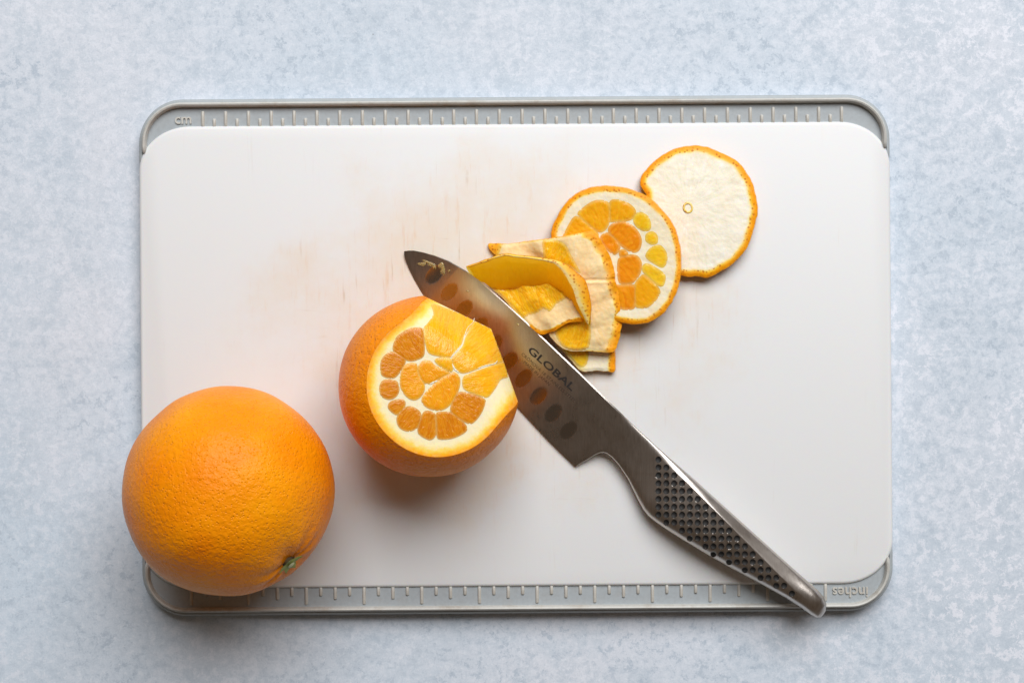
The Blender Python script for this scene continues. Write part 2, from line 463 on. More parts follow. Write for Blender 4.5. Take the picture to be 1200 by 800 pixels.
def add_text(txt, size_px, mat, place, parent, name, sx=1.0, bold=0.0):
    """flat lettering; place(x, y) maps text coordinates (px, x centred) to a world point in cm"""
    cu = bpy.data.curves.new('lettering', 'FONT'); cu.body = txt; cu.size = 1.0; cu.align_x = 'CENTER'; cu.offset = bold
    cu.resolution_u = 3; cu.extrude = 0
    to = bpy.data.objects.new('lettering_source', cu); COL.objects.link(to)
    bpy.context.view_layer.update()
    me = to.to_mesh(); V = np.array([v.co[:] for v in me.vertices]); F = [tuple(p.vertices) for p in me.polygons]
    to.to_mesh_clear(); bpy.data.objects.remove(to); bpy.data.curves.remove(cu)
    V = V*size_px; V[:, 0] *= sx
    bm = bmesh.new(); vs = [bm.verts.new(v) for v in V]
    for f in F:
        try: bm.faces.new([vs[i] for i in f])
        except ValueError: pass
    bmesh.ops.triangulate(bm, faces=bm.faces[:])
    return bm, place, parent, name, mat

def finish_text(tup, raise_cm=0.0):
    bm, place, parent, name, mat = tup
    if raise_cm:
        r = bmesh.ops.extrude_face_region(bm, geom=bm.faces[:])
        for g_ in r['geom']:
            if isinstance(g_, bmesh.types.BMVert): g_.co.z += 1.0
    V = [place(v.co.x, v.co.y, v.co.z*raise_cm) for v in bm.verts]
    idx = {v: i for i, v in enumerate(bm.verts)}
    F = [tuple(idx[v] for v in f.verts) for f in bm.faces]
    bm.free()
    o = make(name, V, F, mat, parent, smooth=False)
    bm = bmesh.new(); bm.from_mesh(o.data); bmesh.ops.recalc_face_normals(bm, faces=bm.faces)
    bm.to_mesh(o.data); bm.free()
    return o

FLOOR = 0.75
def bar_mesh(name, lpx, wpx=4.0, hcm=.09):
    """a little rounded bar standing up from the rubber, lying along -y from its origin"""
    w = wpx/2/PXCM; l = lpx/PXCM; V, F = [], []
    prof = [(-w, 0), (-w*.8, hcm*.7), (-w*.35, hcm), (w*.35, hcm), (w*.8, hcm*.7), (w, 0)]
    ys = [(0, .0), (-.02, .8), (-.05, 1), (-l + .05, 1), (-l + .02, .8), (-l, .0)]
    for y, k in ys:
        for x, z in prof: V.append((x*(.5 + .5*k), y, z*k))
    for i in range(len(ys) - 1):
        for k in range(5): F.append((i*6 + k, (i+1)*6 + k, (i+1)*6 + k + 1, i*6 + k + 1))
    me = bpy.data.meshes.new(name); me.from_pydata((np.array(V)*S).tolist(), [], F)
    me.polygons.foreach_set('use_smooth', [True]*len(F)); me.materials.append(M['tick']); me.update(); return me

for sgn in (1, -1):
    P9, N9 = rim_path(sgn, ARM); inner = P9 + N9*5.0
    cut = WO[WO[:, 1]*sgn > 0]
    cut = cut[np.argsort(np.arctan2(cut[:, 0], 1000 - cut[:, 1]*sgn*0.0 - 0))] if False else cut
    # floor of the ruler edge: from under the bead to just below the white panel
    keep = np.array(sorted(cut.tolist(), key=lambda p: p[0]))
    lo_arm = [p for p in keep if p[0] < -300]; hi_arm = [p for p in keep if p[0] > 300]
    lo_arm = sorted(lo_arm, key=lambda p: p[1]*sgn); hi_arm = sorted(hi_arm, key=lambda p: -p[1]*sgn)
    back = [(p[0] + 4*(1 if p[0] < 0 else -1), p[1] - sgn*3) for p in lo_arm + hi_arm]
    poly = [tuple(p) for p in inner] + back[::-1]
    V = [bl(u, v, FLOOR) for u, v in poly] + [bl(u, v, .05) for u, v in poly]
    n = len(poly); F = [tuple(range(n)), tuple(range(2*n - 1, n - 1, -1))] + [(i, (i+1) % n, n + (i+1) % n, n + i) for i in range(n)]
    edge = make('rubber_edge', V, F, M['rubber'], board, smooth=False)
    bm = bmesh.new(); bm.from_mesh(edge.data); bmesh.ops.triangulate(bm, faces=bm.faces[:]); bmesh.ops.recalc_face_normals(bm, faces=bm.faces)
    bm.to_mesh(edge.data); bm.free()
    edge['label'] = ('grey rubber edge with the centimetre ruler, along the top of the photo' if sgn > 0
                     else 'grey rubber edge with the inch ruler, along the bottom of the photo')
    sweep(sgn, ARM, [(0.6, .02), (0, .10), (0, .66), (.8, .76), (2.2, .80), (4.2, .80), (5.2, .72), (5.2, .1)], 'outer_lip', M['step'], edge, 10)
    sweep(sgn, ARM - 15, [(4.6, .70), (4.7, .92), (5.6, 1.02), (7.2, 1.06), (8.8, 1.03), (9.8, .93), (10, .70)], 'bead', M['bead'], edge, 9)
    base = Vector(board['base'])
    def put(me, nm, u, v, rz=0):
        o = bpy.data.objects.new(nm, me); COL.objects.link(o); o.parent = edge
        o.location = Vector((u/PXCM, v/PXCM, FLOOR - .005))*S; o.rotation_euler[2] = rz
    if sgn > 0:
        longm, shortm = bar_mesh('centimetre_mark', 19), bar_mesh('half_centimetre_mark', 10.5)
        for i in range(57):
            u = -365.6 + i*PXCM/2*1.0015
            put(longm if i % 2 == 0 else shortm, 'ruler_mark', u, 289 if i % 2 == 0 else 280)
        finish_text(add_text('cm', 17, M['tick'], lambda x, y, z: bl(-388.5 + x, 274.2 + y, FLOOR + z), edge, 'ruler_lettering', bold=.012), .06)
    else:
        ms = {0: bar_mesh('inch_mark', 21), 2: bar_mesh('half_inch_mark', 15), 1: bar_mesh('quarter_inch_mark', 11)}
        ms[3] = ms[1]
        for i in range(45):
            k = i % 4
            put(ms[k], 'ruler_mark', 361.5 - i*67.72/4, -270)
        finish_text(add_text('inches', 17, M['tick'], lambda x, y, z: bl(390.5 - x, -270.5 - y - 4.5, FLOOR + z), edge, 'ruler_lettering', bold=.012), .06)

# ------------------------------------------------------------------ whole orange
def ico(sub):
    bm = bmesh.new(); bmesh.ops.create_icosphere(bm, subdivisions=sub, radius=1.0)
    V = np.array([v.co[:] for v in bm.verts]); F = [tuple(v.index for v in f.verts) for f in bm.faces]; bm.free(); return V, F

def lumps(V, seed, amp):
    o = Vector((seed*3.1, seed*1.7, seed*.9))
    return np.array([1 + amp*noise.noise(Vector(v)*1.3 + o) + amp*.5*noise.noise(Vector(v)*2.9 + o) for v in V])

R1 = 4.24; C1 = W(268.5, 574.5, ZB + R1 - .03); C1[2] = ZB + R1*.985
def ray_sphere(px, py, C, R):
    o = np.array([0, 0, H]); d = W(px, py, 0) - o; d /= np.linalg.norm(d)
    oc = o - C; b = oc @ d; c = oc @ oc - R*R; D = b*b - c
    if D < 0: return None
    return o + d*(-b - math.sqrt(D))
whole = thing('whole_orange', 'whole unpeeled orange with a green stem end, over the corner of the board', 'orange', (C1[0], C1[1], ZB), 'oranges')
V, F = ico(7)
sd = ray_sphere(341, 661, C1, R1) - C1; sd /= np.linalg.norm(sd)
e1 = np.cross(sd, [0, 0, 1]); e1 /= np.linalg.norm(e1); e2 = np.cross(sd, e1)
ang = np.arccos(np.clip(V @ sd, -1, 1)); phi = np.arctan2(V @ e2, V @ e1)
r = R1*lumps(V, 3, .022)
r *= 1 - .045*np.exp(-(ang/.17)**2) - .010*np.exp(-((ang - .22)/.16)**2)*np.cos(phi*7 + 2*np.sin(phi*2))*(ang > .05)
make('peel', C1 + V*r[:, None], F, M['peel'], whole)
# stem end: five small green sepals round a pale scar
def oriented(P, org, n_, a, b):
    P = P*1.35
    return org + P[:, [0]]*a + P[:, [1]]*b + P[:, [2]]*n_
org = C1 + sd*R1*.953
stem = None
Vd, Fd = [], []
prof = [(0, .10), (.10, .12), (.16, .08), (.22, .0), (.24, -.08)]
for k, (rr, z) in enumerate(prof):
    for j in range(16): Vd.append((rr*math.cos(j*math.pi/8)*(1 + .15*math.sin(j*2.1)), rr*math.sin(j*math.pi/8), z))
for k in range(len(prof) - 1):
    for j in range(16): Fd.append((k*16 + j, k*16 + (j+1) % 16, (k+1)*16 + (j+1) % 16, (k+1)*16 + j))
stem = make('stem_end', oriented(np.array(Vd), org, sd, e1, e2), Fd, M['dark'], whole)
for k in range(5):
    a = k*2*math.pi/5 + .5 + .3*math.sin(k*5); ln = .33 + .09*math.sin(k*3.3)
    P = []
    for t in np.linspace(0, 1, 6):
        w = .13*math.sin(math.pi*(.25 + .75*t))**.8
        for s in (-1, 0, 1):
            P.append((.04 + ln*t, s*w, .12 - .06*t + .10*t*t + .03*(1 - abs(s))))
    P = np.array(P); ca, sa = math.cos(a), math.sin(a)
    P = np.column_stack([P[:, 0]*ca - P[:, 1]*sa, P[:, 0]*sa + P[:, 1]*ca, P[:, 2]])
    Fp = [(i*3 + j, (i+1)*3 + j, (i+1)*3 + j + 1, i*3 + j + 1) for i in range(5) for j in range(2)]
    make('sepal', oriented(P, org, sd, e1, e2), Fp, M['green'], stem)
Pn = np.array([(.11*math.cos(t)*q, .11*math.sin(t)*q, .17 + .03*(1 - q)) for q in (1, .6) for t in np.linspace(0, 2*math.pi, 12, endpoint=False)])
make('stem_scar', oriented(Pn, org, sd, e1, e2), [(j, (j+1) % 12, 12 + (j+1) % 12, 12 + j) for j in range(12)] + [tuple(range(12, 24))], M['pale'], stem)

# ------------------------------------------------------------------ cut orange
R2 = 3.73; C2 = W(503, 452.5, ZB + 3.5); C2[2] = ZB + 3.5
cuto = thing('cut_orange', 'partly peeled orange with its top cut off showing juicy segments, beside the blade', 'orange', (C2[0], C2[1], ZB), 'oranges')
nt = np.array([.50, .14, 2.30]); nt /= np.linalg.norm(nt)
def az_plane(ax, ay, equator_px, hinge_px):
    a = np.array([ax, -ay]); a /= np.linalg.norm(a); k = R2/106
    phi_ = math.atan2((equator_px - hinge_px)*k, 2.30)
    n_ = np.array([a[0]*math.cos(phi_), a[1]*math.cos(phi_), math.sin(phi_)])
    return n_, equator_px*k*math.cos(phi_)
PL = [(nt, 2.37), az_plane(.61, -.79, 95, 60), az_plane(.93, -.37, 95, 70),
      az_plane(.44, -.90, 92.5, 92.6), az_plane(.94, -.35, 91.5, 91.6), (np.array([0, 0, -1.]), 3.49)]
def fillet(n1, d1, n2, d2, rad, steps):
    A = np.array([n1, n2]); c = np.linalg.lstsq(A, np.array([d1 - rad, d2 - rad]), rcond=None)[0]
    out_ = []
    for t in np.linspace(0, 1, steps + 2)[1:-1]:
        n_ = n1*(1 - t) + n2*t; n_ /= np.linalg.norm(n_); out_.append((n_, float(n_ @ c + rad)))
    return out_
PL += fillet(*PL[0], *PL[1], 1.7, 6) + fillet(*PL[0], *PL[2], 1.7, 6) + fillet(*PL[1], *PL[2], 1.3, 3)
SV, SF = ico(6)
lum = lumps(SV, 8, .010)
def body(scale, cap):
    bm = bmesh.new(); vs = [bm.verts.new(tuple(v*R2*l*scale)) for v, l in zip(SV, lum)]
    for f in SF: bm.faces.new([vs[i] for i in f])
    for n_, d in PL:
        r_ = bmesh.ops.bisect_plane(bm, geom=bm.verts[:] + bm.edges[:] + bm.faces[:], plane_co=Vector(n_*(d - (0 if not cap else .004))), plane_no=Vector(n_), clear_outer=True, dist=1e-5)
        if cap:
            bmesh.ops.holes_fill(bm, edges=[e for e in bm.edges if e.is_boundary], sides=0)
    if cap:
        big = [f for f in bm.faces if len(f.verts) > 6]
        bmesh.ops.triangulate(bm, faces=big)
    bmesh.ops.recalc_face_normals(bm, faces=bm.faces)
    bm.verts.ensure_lookup_table()
    V_ = np.array([v.co[:] for v in bm.verts]); idx = {v: i for i, v in enumerate(bm.verts)}
    F_ = [tuple(idx[v] for v in f.verts) for f in bm.faces]; bm.free(); return V_, F_
Vp, Fp = body(1.0, False)
make('peel', C2 + Vp, Fp, M['peel_cut'], cuto)
Vp, Fp = body(.996, True)
M['pith_cut'] = m_pith_solid(R2)
make('pith', C2 + Vp, Fp, M['pith_cut'], cuto, attrs={'rad': Vp/R2}, sharp=25)

def ray_body(P):
    o = np.array([0, 0, H]); D = WV(P, np.zeros(len(P))) - o; D /= np.linalg.norm(D, axis=1)[:, None]
    oc = o - C2; b = D @ oc; c = oc @ oc - (R2*.995)**2; disc = b*b - c
    ok = disc > 0; sq = np.sqrt(np.maximum(disc, 0)); t0 = -b - sq; t1 = -b + sq; nr = np.zeros((len(P), 3))
    X = oc + D*t0[:, None]; nr = X/R2
    for n_, d in PL:
        den = D @ n_; t = (d - oc @ n_)/np.where(abs(den) < 1e-9, 1e-9, den)
        ent = den < 0
        m = ent & (t > t0); t0 = np.where(m, t, t0); nr[m] = n_
        t1 = np.where(~ent, np.minimum(t1, t), t1)
    ok &= t0 < t1
    return o + D*t0[:, None], nr, ok

ZC = lambda pts: [(420 + x/4, 340 + y/4) for x, y in pts]
def puv_of(Q, center, rot=0):
    """radial / tangential coordinates (cm) about the fruit's axis, for the juice sacs"""
    d = (Q - np.array(center))/PXCM; m = d.mean(0); a = math.atan2(m[1], m[0]) + rot
    ca, sa = math.cos(a), math.sin(a); off = rng.uniform(0, 50, 2)
    return np.column_stack([d[:, 0]*ca + d[:, 1]*sa + off[0], -d[:, 0]*sa + d[:, 1]*ca + off[1], np.zeros(len(Q))])

def grown(pts, g):
    P = np.array(pts, float); c = P.mean(0); d = P - c
    return (c + d*(1 + g/np.maximum(np.linalg.norm(d, axis=1), 1)[:, None])).tolist()

def cut_segment(pts, mat, name='segment', center=(513, 447), dome=.014, lift=.010, rot=0, grow=1.2):
    P, T, loop, dist = patch(grown(ZC(pts), grow), 1.3)
    X, nr, ok = ray_body(P)
    h = lift + dome*sstep(dist, 0, 4) - .03*(dist < 1e-6)
    h += .008*np.array([noise.noise(Vector((p[0]*.25, p[1]*.25, 3))) for p in P])*sstep(dist, 0, 4)
    X = X + nr*h[:, None]
    T = [t for t in T if ok[list(t)].all()]
    used = sorted({i for t in T for i in t}); mp = {i: k for k, i in enumerate(used)}
    return make(name, X[used], [tuple(mp[i] for i in t) for t in T], M[mat], cuto, attrs={'puv': puv_of(P, center, rot)[used], 'rimf': (1 - sstep(dist, .2, 2.6))[used]})

deep = [
 [(210,200),(235,186),(265,178),(300,185),(306,240),(305,300),(280,320),(240,328),(195,310),(165,275),(180,225)],
 [(150,293),(190,298),(215,320),(215,345),(190,385),(165,408),(130,405),(108,385),(112,325)],
 [(140,420),(178,430),(188,465),(175,495),(145,508),(112,495),(102,460),(112,430)],
 [(160,520),(205,513),(217,530),(208,558),(180,580),(150,560),(142,540)],
 [(245,547),(285,570),(290,605),(275,640),(235,657),(195,640),(183,600),(205,560)],
 [(312,570),(350,575),(360,600),(362,670),(335,697),(290,675),(281,650),(290,610)],
 [(367,580),(400,572),(440,578),(480,610),(505,640),(495,665),(440,690),(385,695),(370,680),(367,630)],
 [(465,485),(520,485),(585,510),(590,530),(575,570),(545,610),(515,620),(450,585),(435,550)]]
for q in deep: cut_segment(q, 'flesh_shaded')
cut_segment([(488,430),(497,402),(530,387),(580,370),(630,352),(690,335),(700,372),(700,405),(665,420),(640,460),(605,500),(560,490),(500,465)], 'flesh_lit', grow=.5)
cut_segment([(306,182),(330,150),(352,112),(345,66),(420,88),(530,122),(545,146),(518,184),(494,218),(478,258),(440,300),(425,314),(370,307),(330,292),(315,250)], 'flesh_lit', grow=.5)
cut_segment([(548,146),(600,150),(640,200),(675,262),(690,326),(600,350),(540,375),(490,388),(462,372),(442,342),(442,314),(487,266),(501,226),(520,188)], 'flesh_lit', grow=.5)
cut_segment([(215,360),(250,345),(275,355),(280,400),(305,440),(300,480),(270,508),(235,500),(205,460),(200,410)], 'flesh_core', dome=.024, grow=1.6)
cut_segment([(285,360),(310,333),(340,338),(355,355),(400,372),(425,388),(380,410),(350,430),(310,430),(288,395)], 'flesh_core', dome=.024, grow=1.6)
cut_segment([(365,325),(400,318),(430,325),(440,350),(432,378),(400,362),(370,342)], 'flesh_lit', dome=.024, grow=1.6)
cut_segment([(420,398),(445,388),(470,410),(470,450),(450,500),(420,540),(380,558),(330,548),(302,520),(310,490),(350,450),(390,415)], 'flesh_core', dome=.024, grow=1.6)
# bits of white membrane left on the flesh
def strand(pts, wpx, rad=.02):
    L = spline(ZC(pts), 1.0, closed=False); n = len(L); T = np.gradient(L, axis=0); T /= np.linalg.norm(T, axis=1)[:, None]
    Nn = np.column_stack([-T[:, 1], T[:, 0]]); V_, F_ = [], []
    for s, hh in ((-1, .004), (0, .040), (1, .004)):
        wv = wpx*(.35 + .65*np.abs(np.sin(np.arange(n)*.9 + wpx)))*np.minimum(1, np.minimum(np.arange(n), n - 1 - np.arange(n))/2 + .2)
        X, nr, ok = ray_body(L + Nn*(s*wv)[:, None]); V_.append(X + nr*hh)
    V_ = np.vstack(V_)
    for k in range(2):
        for i in range(n - 1): F_.append((k*n + i, k*n + i + 1, (k+1)*n + i + 1, (k+1)*n + i))
    make('membrane', V_, F_, M['pith'], cuto, attrs={'zest': np.zeros(len(V_))})
strand([(543,132),(536,152),(512,176),(500,205),(492,228)], .5)
strand([(650,330),(636,345),(600,352),(560,366)], .7)
strand([(335,440),(352,430),(372,424)], 1.6)
strand([(440,345),(450,368),(470,385)], 1.2)
strand([(478,262),(455,290),(436,314)], .6)

# ------------------------------------------------------------------ slices and strips of peel
def plane_fit(pts):
    """smooth height over photo pixels through a few (px, py, z) supports"""
    A = np.array(pts, float)
    def h(P):
        d = np.linalg.norm(P[:, None, :] - A[None, :, :2], axis=2); w = 1/(d**2 + 60)**1.6
        return (w*A[None, :, 2]).sum(1)/w.sum(1)
    return h

def slab(name, label, cat, outline, hfun, t_edge, t_mid, mat, zest_fun, group, bulge=1.5, sp=2.0, flesh=(), center=None, skin='skin', tdist=22, zmin=ZB + .01, relief=.02, smoothed=True):
    P, T, loop, dist = patch(outline, sp, smoothed, .7)
    z = hfun(P)
    z = z + relief*np.array([noise.noise(Vector((p[0]*.09, p[1]*.09, 1.3))) for p in P]) + relief*.6*np.array([noise.noise(Vector((p[0]*.3, p[1]*.3, 7.3))) for p in P])
    z = z - .05*(1 - sstep(dist, 0, 3.5))                        # softly rounded cut edge
    th = t_edge + (t_mid - t_edge)*sstep(dist, 0, tdist)
    zb = np.maximum(z - th, zmin)
    c0 = W(P[:, 0].mean(), P[:, 1].mean(), 0)
    root = thing(name, label, cat, (c0[0], c0[1], float(zb.min())), group)
    zest = zest_fun(P, dist)
    cc = np.array(center or tuple(P.mean(0))); dd = P - cc; ra = np.linalg.norm(dd, axis=1); th_ = np.arctan2(dd[:, 1], dd[:, 0])
    pol = np.column_stack([np.cos(th_)*4, np.sin(th_)*4, ra/60])
    make('pith', WV(P, z), T, M[mat], root, attrs={'zest': zest, 'pol': pol})
    # skin: bulging wall and underside
    n = len(loop); L = P[loop]; Tn = np.roll(L, -1, 0) - np.roll(L, 1, 0); Tn /= np.maximum(np.linalg.norm(Tn, axis=1), 1e-9)[:, None]
    area = 0.5*np.sum(L[:, 0]*np.roll(L[:, 1], -1) - np.roll(L[:, 0], -1)*L[:, 1])
    out = np.column_stack([Tn[:, 1], -Tn[:, 0]])*(1 if area > 0 else -1)
    V_, F_ = [], []
    ks = [0, .12, .35, .65, 1.0]
    for k in ks:
        q = L + out*(bulge*math.sin(math.pi*min(1, k*.9 + .05)))
        zz = z[loop]*(1 - k) + zb[loop]*k
        V_.append(WV(q, zz - (.0 if k else .0)))
    for a in range(len(ks) - 1):
        for i in range(n):
            j = (i+1) % n; F_.append((a*n + i, a*n + j, (a+1)*n + j, (a+1)*n + i))
    nb = len(ks)*n; V_.append(WV(P, zb)); F_ += [tuple(i + nb for i in t[::-1]) for t in T]
    o = make('peel', np.vstack(V_), F_, M[skin], root)
    bm = bmesh.new(); bm.from_mesh(o.data); bmesh.ops.remove_doubles(bm, verts=bm.verts[:], dist=1e-6)
    bmesh.ops.recalc_face_normals(bm, faces=bm.faces); bm.to_mesh(o.data); bm.free()
    def zat(Q):
        # height of the finished top surface at Q
        d = ((Q[:, None, :] - P[None, :, :])**2).sum(2); i = np.argsort(d, axis=1)[:, :4]
        w = 1/(np.take_along_axis(d, i, 1) + .05); return (w*z[i]).sum(1)/w.sum(1)
    ct = center or tuple(P.mean(0))
    for pts, fm, nm, rot, dome in flesh:
        Q, TQ, lp, dq = patch(pts, 1.4)
        ins = seg_dist(Q, P[loop]) ; zq = zat(Q)
        h = .008 + dome*sstep(dq, 0, 4) - .02*(dq < 1e-6)
        h += .010*np.array([noise.noise(Vector((p[0]*.25, p[1]*.25, 3))) for p in Q])*sstep(dq, 0, 4)
        make(nm, WV(Q, zq + h), TQ, M[fm], root, attrs={'puv': puv_of(Q, ct, rot), 'rimf': (1 - sstep(dq, .2, 4.0))*(1.5 if nm == 'flesh' else 1.0)})
    return root

GRP = 'slices and strips of orange peel'
# end cap, white pith upward
ZE = lambda pts: [(740 + x/4.444, 160 + y/4.444) for x, y in pts]
eo = ZE([(45,240),(62,195),(110,140),(160,100),(230,65),(310,50),(390,55),(450,80),(520,110),(570,150),(610,210),(635,260),(650,330),(655,400),(640,460),(625,520),(600,580),(560,630),(500,680),(450,708),(400,733),(360,731),(345,727),(330,724),(310,731),(270,725),(210,705),(130,640),(75,560),(55,480),(52,390),(74,330),(78,300),(60,276)])
he = lambda P: 1.55 - .10*((np.linalg.norm(P - np.array([818, 250]), axis=1)/75)**2) + .0015*(P[:, 0] - 818)
def zest_rim(w0, w1):
    def f(P, dist):
        nz = np.array([noise.noise(Vector((p[0]*.06, p[1]*.06, 5))) for p in P])
        return 1 - sstep(dist, w0 + nz*1.5, w1 + nz*2)
    return f
slab('orange_end_cap', 'round end cap of orange with plain white pith, furthest from the knife', 'orange slice', eo, he, .22, .62, 'pith', zest_rim(2.0, 11), GRP, .6, center=(806, 243), tdist=30)
# the little ring of the core
cap = bpy.data.objects['orange_end_cap']
Vr, Fr = [], []
cx, cy = 806.3, 243.4; ctop = float(he(np.array([[cx, cy]]))[0])
for i in range(24):
    a = i*2*math.pi/24
    for j in range(6):
        b = j*2*math.pi/6; rr = 4.9 + 1.2*math.cos(b) + .25*math.sin(a*2)
        Vr.append(W(cx + rr*math.cos(a), cy + 1.1*rr*math.sin(a), ctop + .015 + .025*math.sin(b)))
for i in range(24):
    for j in range(6): Fr.append((i*6 + j, ((i+1) % 24)*6 + j, ((i+1) % 24)*6 + (j+1) % 6, i*6 + (j+1) % 6))
make('core_ring', Vr, Fr, M['pith'], cap, attrs={'zest': np.full(len(Vr), .44)}, flip=True)

# slice with segments, leaning on the end cap
ZS = lambda pts: [(640 + x/4.43, 210 + y/4.43) for x, y in pts]
so = ZS([(30,310),(32,260),(55,200),(100,130),(160,75),(240,43),(340,37),(440,55),(530,95),(600,160),(660,240),(690,330),(700,430),(690,540),(650,640),(590,710),(510,745),(430,748),(330,720),(200,620),(90,480)])
sseg = [
 ([(172,185),(200,150),(250,120),(300,118),(325,140),(328,200),(310,250),(275,268),(230,240)], 'flesh_slice'),
 ([(335,125),(375,113),(430,135),(458,165),(450,195),(420,210),(370,215),(335,210)], 'flesh_slice'),
 ([(460,195),(490,178),(525,200),(538,240),(525,262),(490,255),(465,230)], 'flesh_yellow'),
 ([(525,290),(550,278),(570,295),(572,325),(550,332),(525,318)], 'flesh_yellow'),
 ([(525,390),(550,360),(590,350),(618,385),(620,425),(600,452),(560,430),(530,410)], 'flesh_yellow'),
 ([(510,450),(540,448),(605,490),(610,530),(590,552),(545,515),(508,480)], 'flesh_yellow'),
 ([(462,560),(495,508),(520,510),(580,570),(575,610),(530,655),(490,662),(465,645)], 'flesh_slice'),
 ([(330,560),(390,555),(455,555),(462,600),(455,660),(420,670),(380,655)], 'flesh_amber'),
 ([(95,290),(140,210),(170,203),(200,225),(265,290),(180,320),(90,320)], 'flesh_slice'),
 ([(330,255),(360,232),(410,228),(460,260),(488,310),(480,360),(450,375),(410,355),(370,320),(335,285)], 'flesh_amber'),
 ([(290,300),(320,285),(355,310),(378,350),(355,385),(320,360),(295,330)], 'flesh_amber'),
 ([(380,420),(430,400),(470,405),(490,440),(480,490),(450,530),(410,540),(380,520)], 'flesh_amber'),
 ([(385,377),(403,371),(418,385),(410,399),(390,398)], 'flesh_amber')]
hs = lambda P: 1.56 + .0052*(P[:, 0] - 650) - .0008*(P[:, 1] - 290)
slab('orange_slice', 'round orange slice with a ring of segments, leaning on the white end cap', 'orange slice', so, hs, .5, .55, 'pith_slice', zest_rim(2.2, 9), GRP, .8,
     flesh=[(grown(ZS(q), 2.0), m_, 'segment', 0, .014) for q, m_ in sseg], center=(718, 296))

# lowest strip, showing below the others
def poly_d(P, pts): return seg_dist(P, np.array(pts, float), closed=False)
co = [(652,402),(668,400),(690,399),(708,400),(718,404),(720.5,415),(720,434),(712,434.6),(700,433.8),(690,434.8),(680,434),(671,424),(660,412)]
def zc(P, dist):
    e = poly_d(P, [(721,396),(720.5,415),(719.8,435)])
    return np.clip(.10 + 1 - sstep(e, 2, 10) + .30*(1 - sstep(P[:, 0], 676, 694)), 0, 1)
slab('peel_offcut', 'small strip of peel at the bottom of the pile, next to the blade spine', 'orange peel', co, plane_fit([(660,405,1.28),(690,420,1.34),(720,430,1.27),(700,400,1.32)]), .2, .26, 'pith', zc, GRP, .8, 1.5,
     flesh=[([(659,409),(668,403),(682,404),(690,412),(689,424),(682,431),(676,428),(668,419)], 'flesh_yellow', 'flesh', .6, .02)])

# long strip bent round, pith upward
ao = [(572.5,286),(595,286),(620,282.5),(647,279),(665,276),(686,272),(693.5,271),(701,276.5),(707,287),(714.5,300),(719,315),(720.6,327),(724,338),(727,348),(729.5,365),(728.5,380),(725,399),(719,411.5),(705,412.3),(688,411),(668,411),(654,404),(644,392),(640,372),(650,345),(645,325),(622,308),(600,302),(581,299)]
right = [(690,270),(701,276.5),(707,287),(714.5,300),(719,315),(721,328),(724,338),(727,348),(729.5,365),(728.5,380),(725,399),(719,412)]
ha_ = plane_fit([(572,287,1.12),(600,290,1.45),(640,290,1.95),(680,285,2.30),(697,278,2.28),(700,310,2.32),(718,312,2.12),(700,340,2.20),(725,350,1.95),(700,370,2.08),(727,380,1.78),(700,395,1.95),(722,400,1.68),(700,411,1.78),(660,395,1.75),(650,360,1.85),(620,305,1.5)])
def ha(P):
    d = poly_d(P, [(655,333),(684,328.6),(700,328),(712,328.4),(723,326.8)])
    return ha_(P) - .07*np.exp(-(d/1.4)**2) + .03*np.exp(-((d - 3)/2.5)**2)*(P[:, 1] > 327)
def za(P, dist):
    nz = np.array([noise.noise(Vector((p[0]*.12, p[1]*.12, 2))) for p in P])
    e = poly_d(P, right); t = P[:, 0] - 573 + .3*(P[:, 1] - 286)
    top = poly_d(P, [(573,286),(620,282.5),(665,276),(693,271)])
    f = 1 - sstep(e, 3 + nz*2, 15 + nz*3)
    f = np.maximum(f, (1 - sstep(t, 8, 22))*.85); f = np.maximum(f, .5*(1 - sstep(top, .5, 3.5)))
    f = np.maximum(f, .45*(1 - sstep(poly_d(P, [(688,411),(705,412.3),(719,411.5)]), .5, 4)))
    return f
ZA = lambda pts: [(620 + x/6.667, 260 + y/6.667) for x, y in pts]
slab('peel_strip', 'long bent strip of peel lying pith side up over the segmented slice', 'orange peel', ao, ha, .16, .24, 'pith_peach', za, GRP, .5, 1.6, flesh=[
    (ZA([(105,150),(140,138),(200,138),(250,152),(295,190),(325,250),(380,350),(400,400),(300,350),(230,330),(125,320),(108,220)]), 'flesh_wet', 'flesh', .9, .02),
    ([(648,377),(668,371),(690,374),(692.5,385),(692,399),(687.5,409),(670,410),(656,402)], 'flesh_wet', 'flesh', .3, .03)], relief=.03)

# piece lying inside the curl
do = [(566,326),(585,331),(610,327),(640,325),(660,330),(675,342),(684,358),(683.5,375),(675,376.5),(665,378),(657,383),(650,387.5),(642,389.5),(633,391.5),(622,383),(606,366),(590,350),(576,337)]
def zd(P, dist):
    e = poly_d(P, [(622,384),(633,391.5),(642,389.5),(650,387.5),(657,383),(665,378),(675,376.5),(683.5,375)])
    nz = np.array([noise.noise(Vector((p[0]*.2, p[1]*.2, 4))) for p in P])
    return 1 - sstep(e, 1.5 + nz, 5.5 + nz*2)
hd = plane_fit([(570,328,1.50),(600,345,1.62),(615,370,1.66),(633,390,1.80),(640,350,2.05),(650,375,2.12),(665,376,2.18),(680,372,2.24),(672,350,2.26),(620,335,1.85),(650,330,2.22)])
slab('peel_sliver', 'translucent piece of peel with flesh and pith, cupped inside the curled strip', 'orange peel', do, hd, .12, .16, 'pith_peach', zd, GRP, .6, 1.5, flesh=[
    ([(572,334),(590,334),(609,329),(640,328),(658,332),(668,343),(661,351),(653,356),(645,365),(637,362),(629,367),(620,369),(612,373),(600,361),(586,346)], 'flesh_wet', 'flesh', .5, .02)], relief=.025)

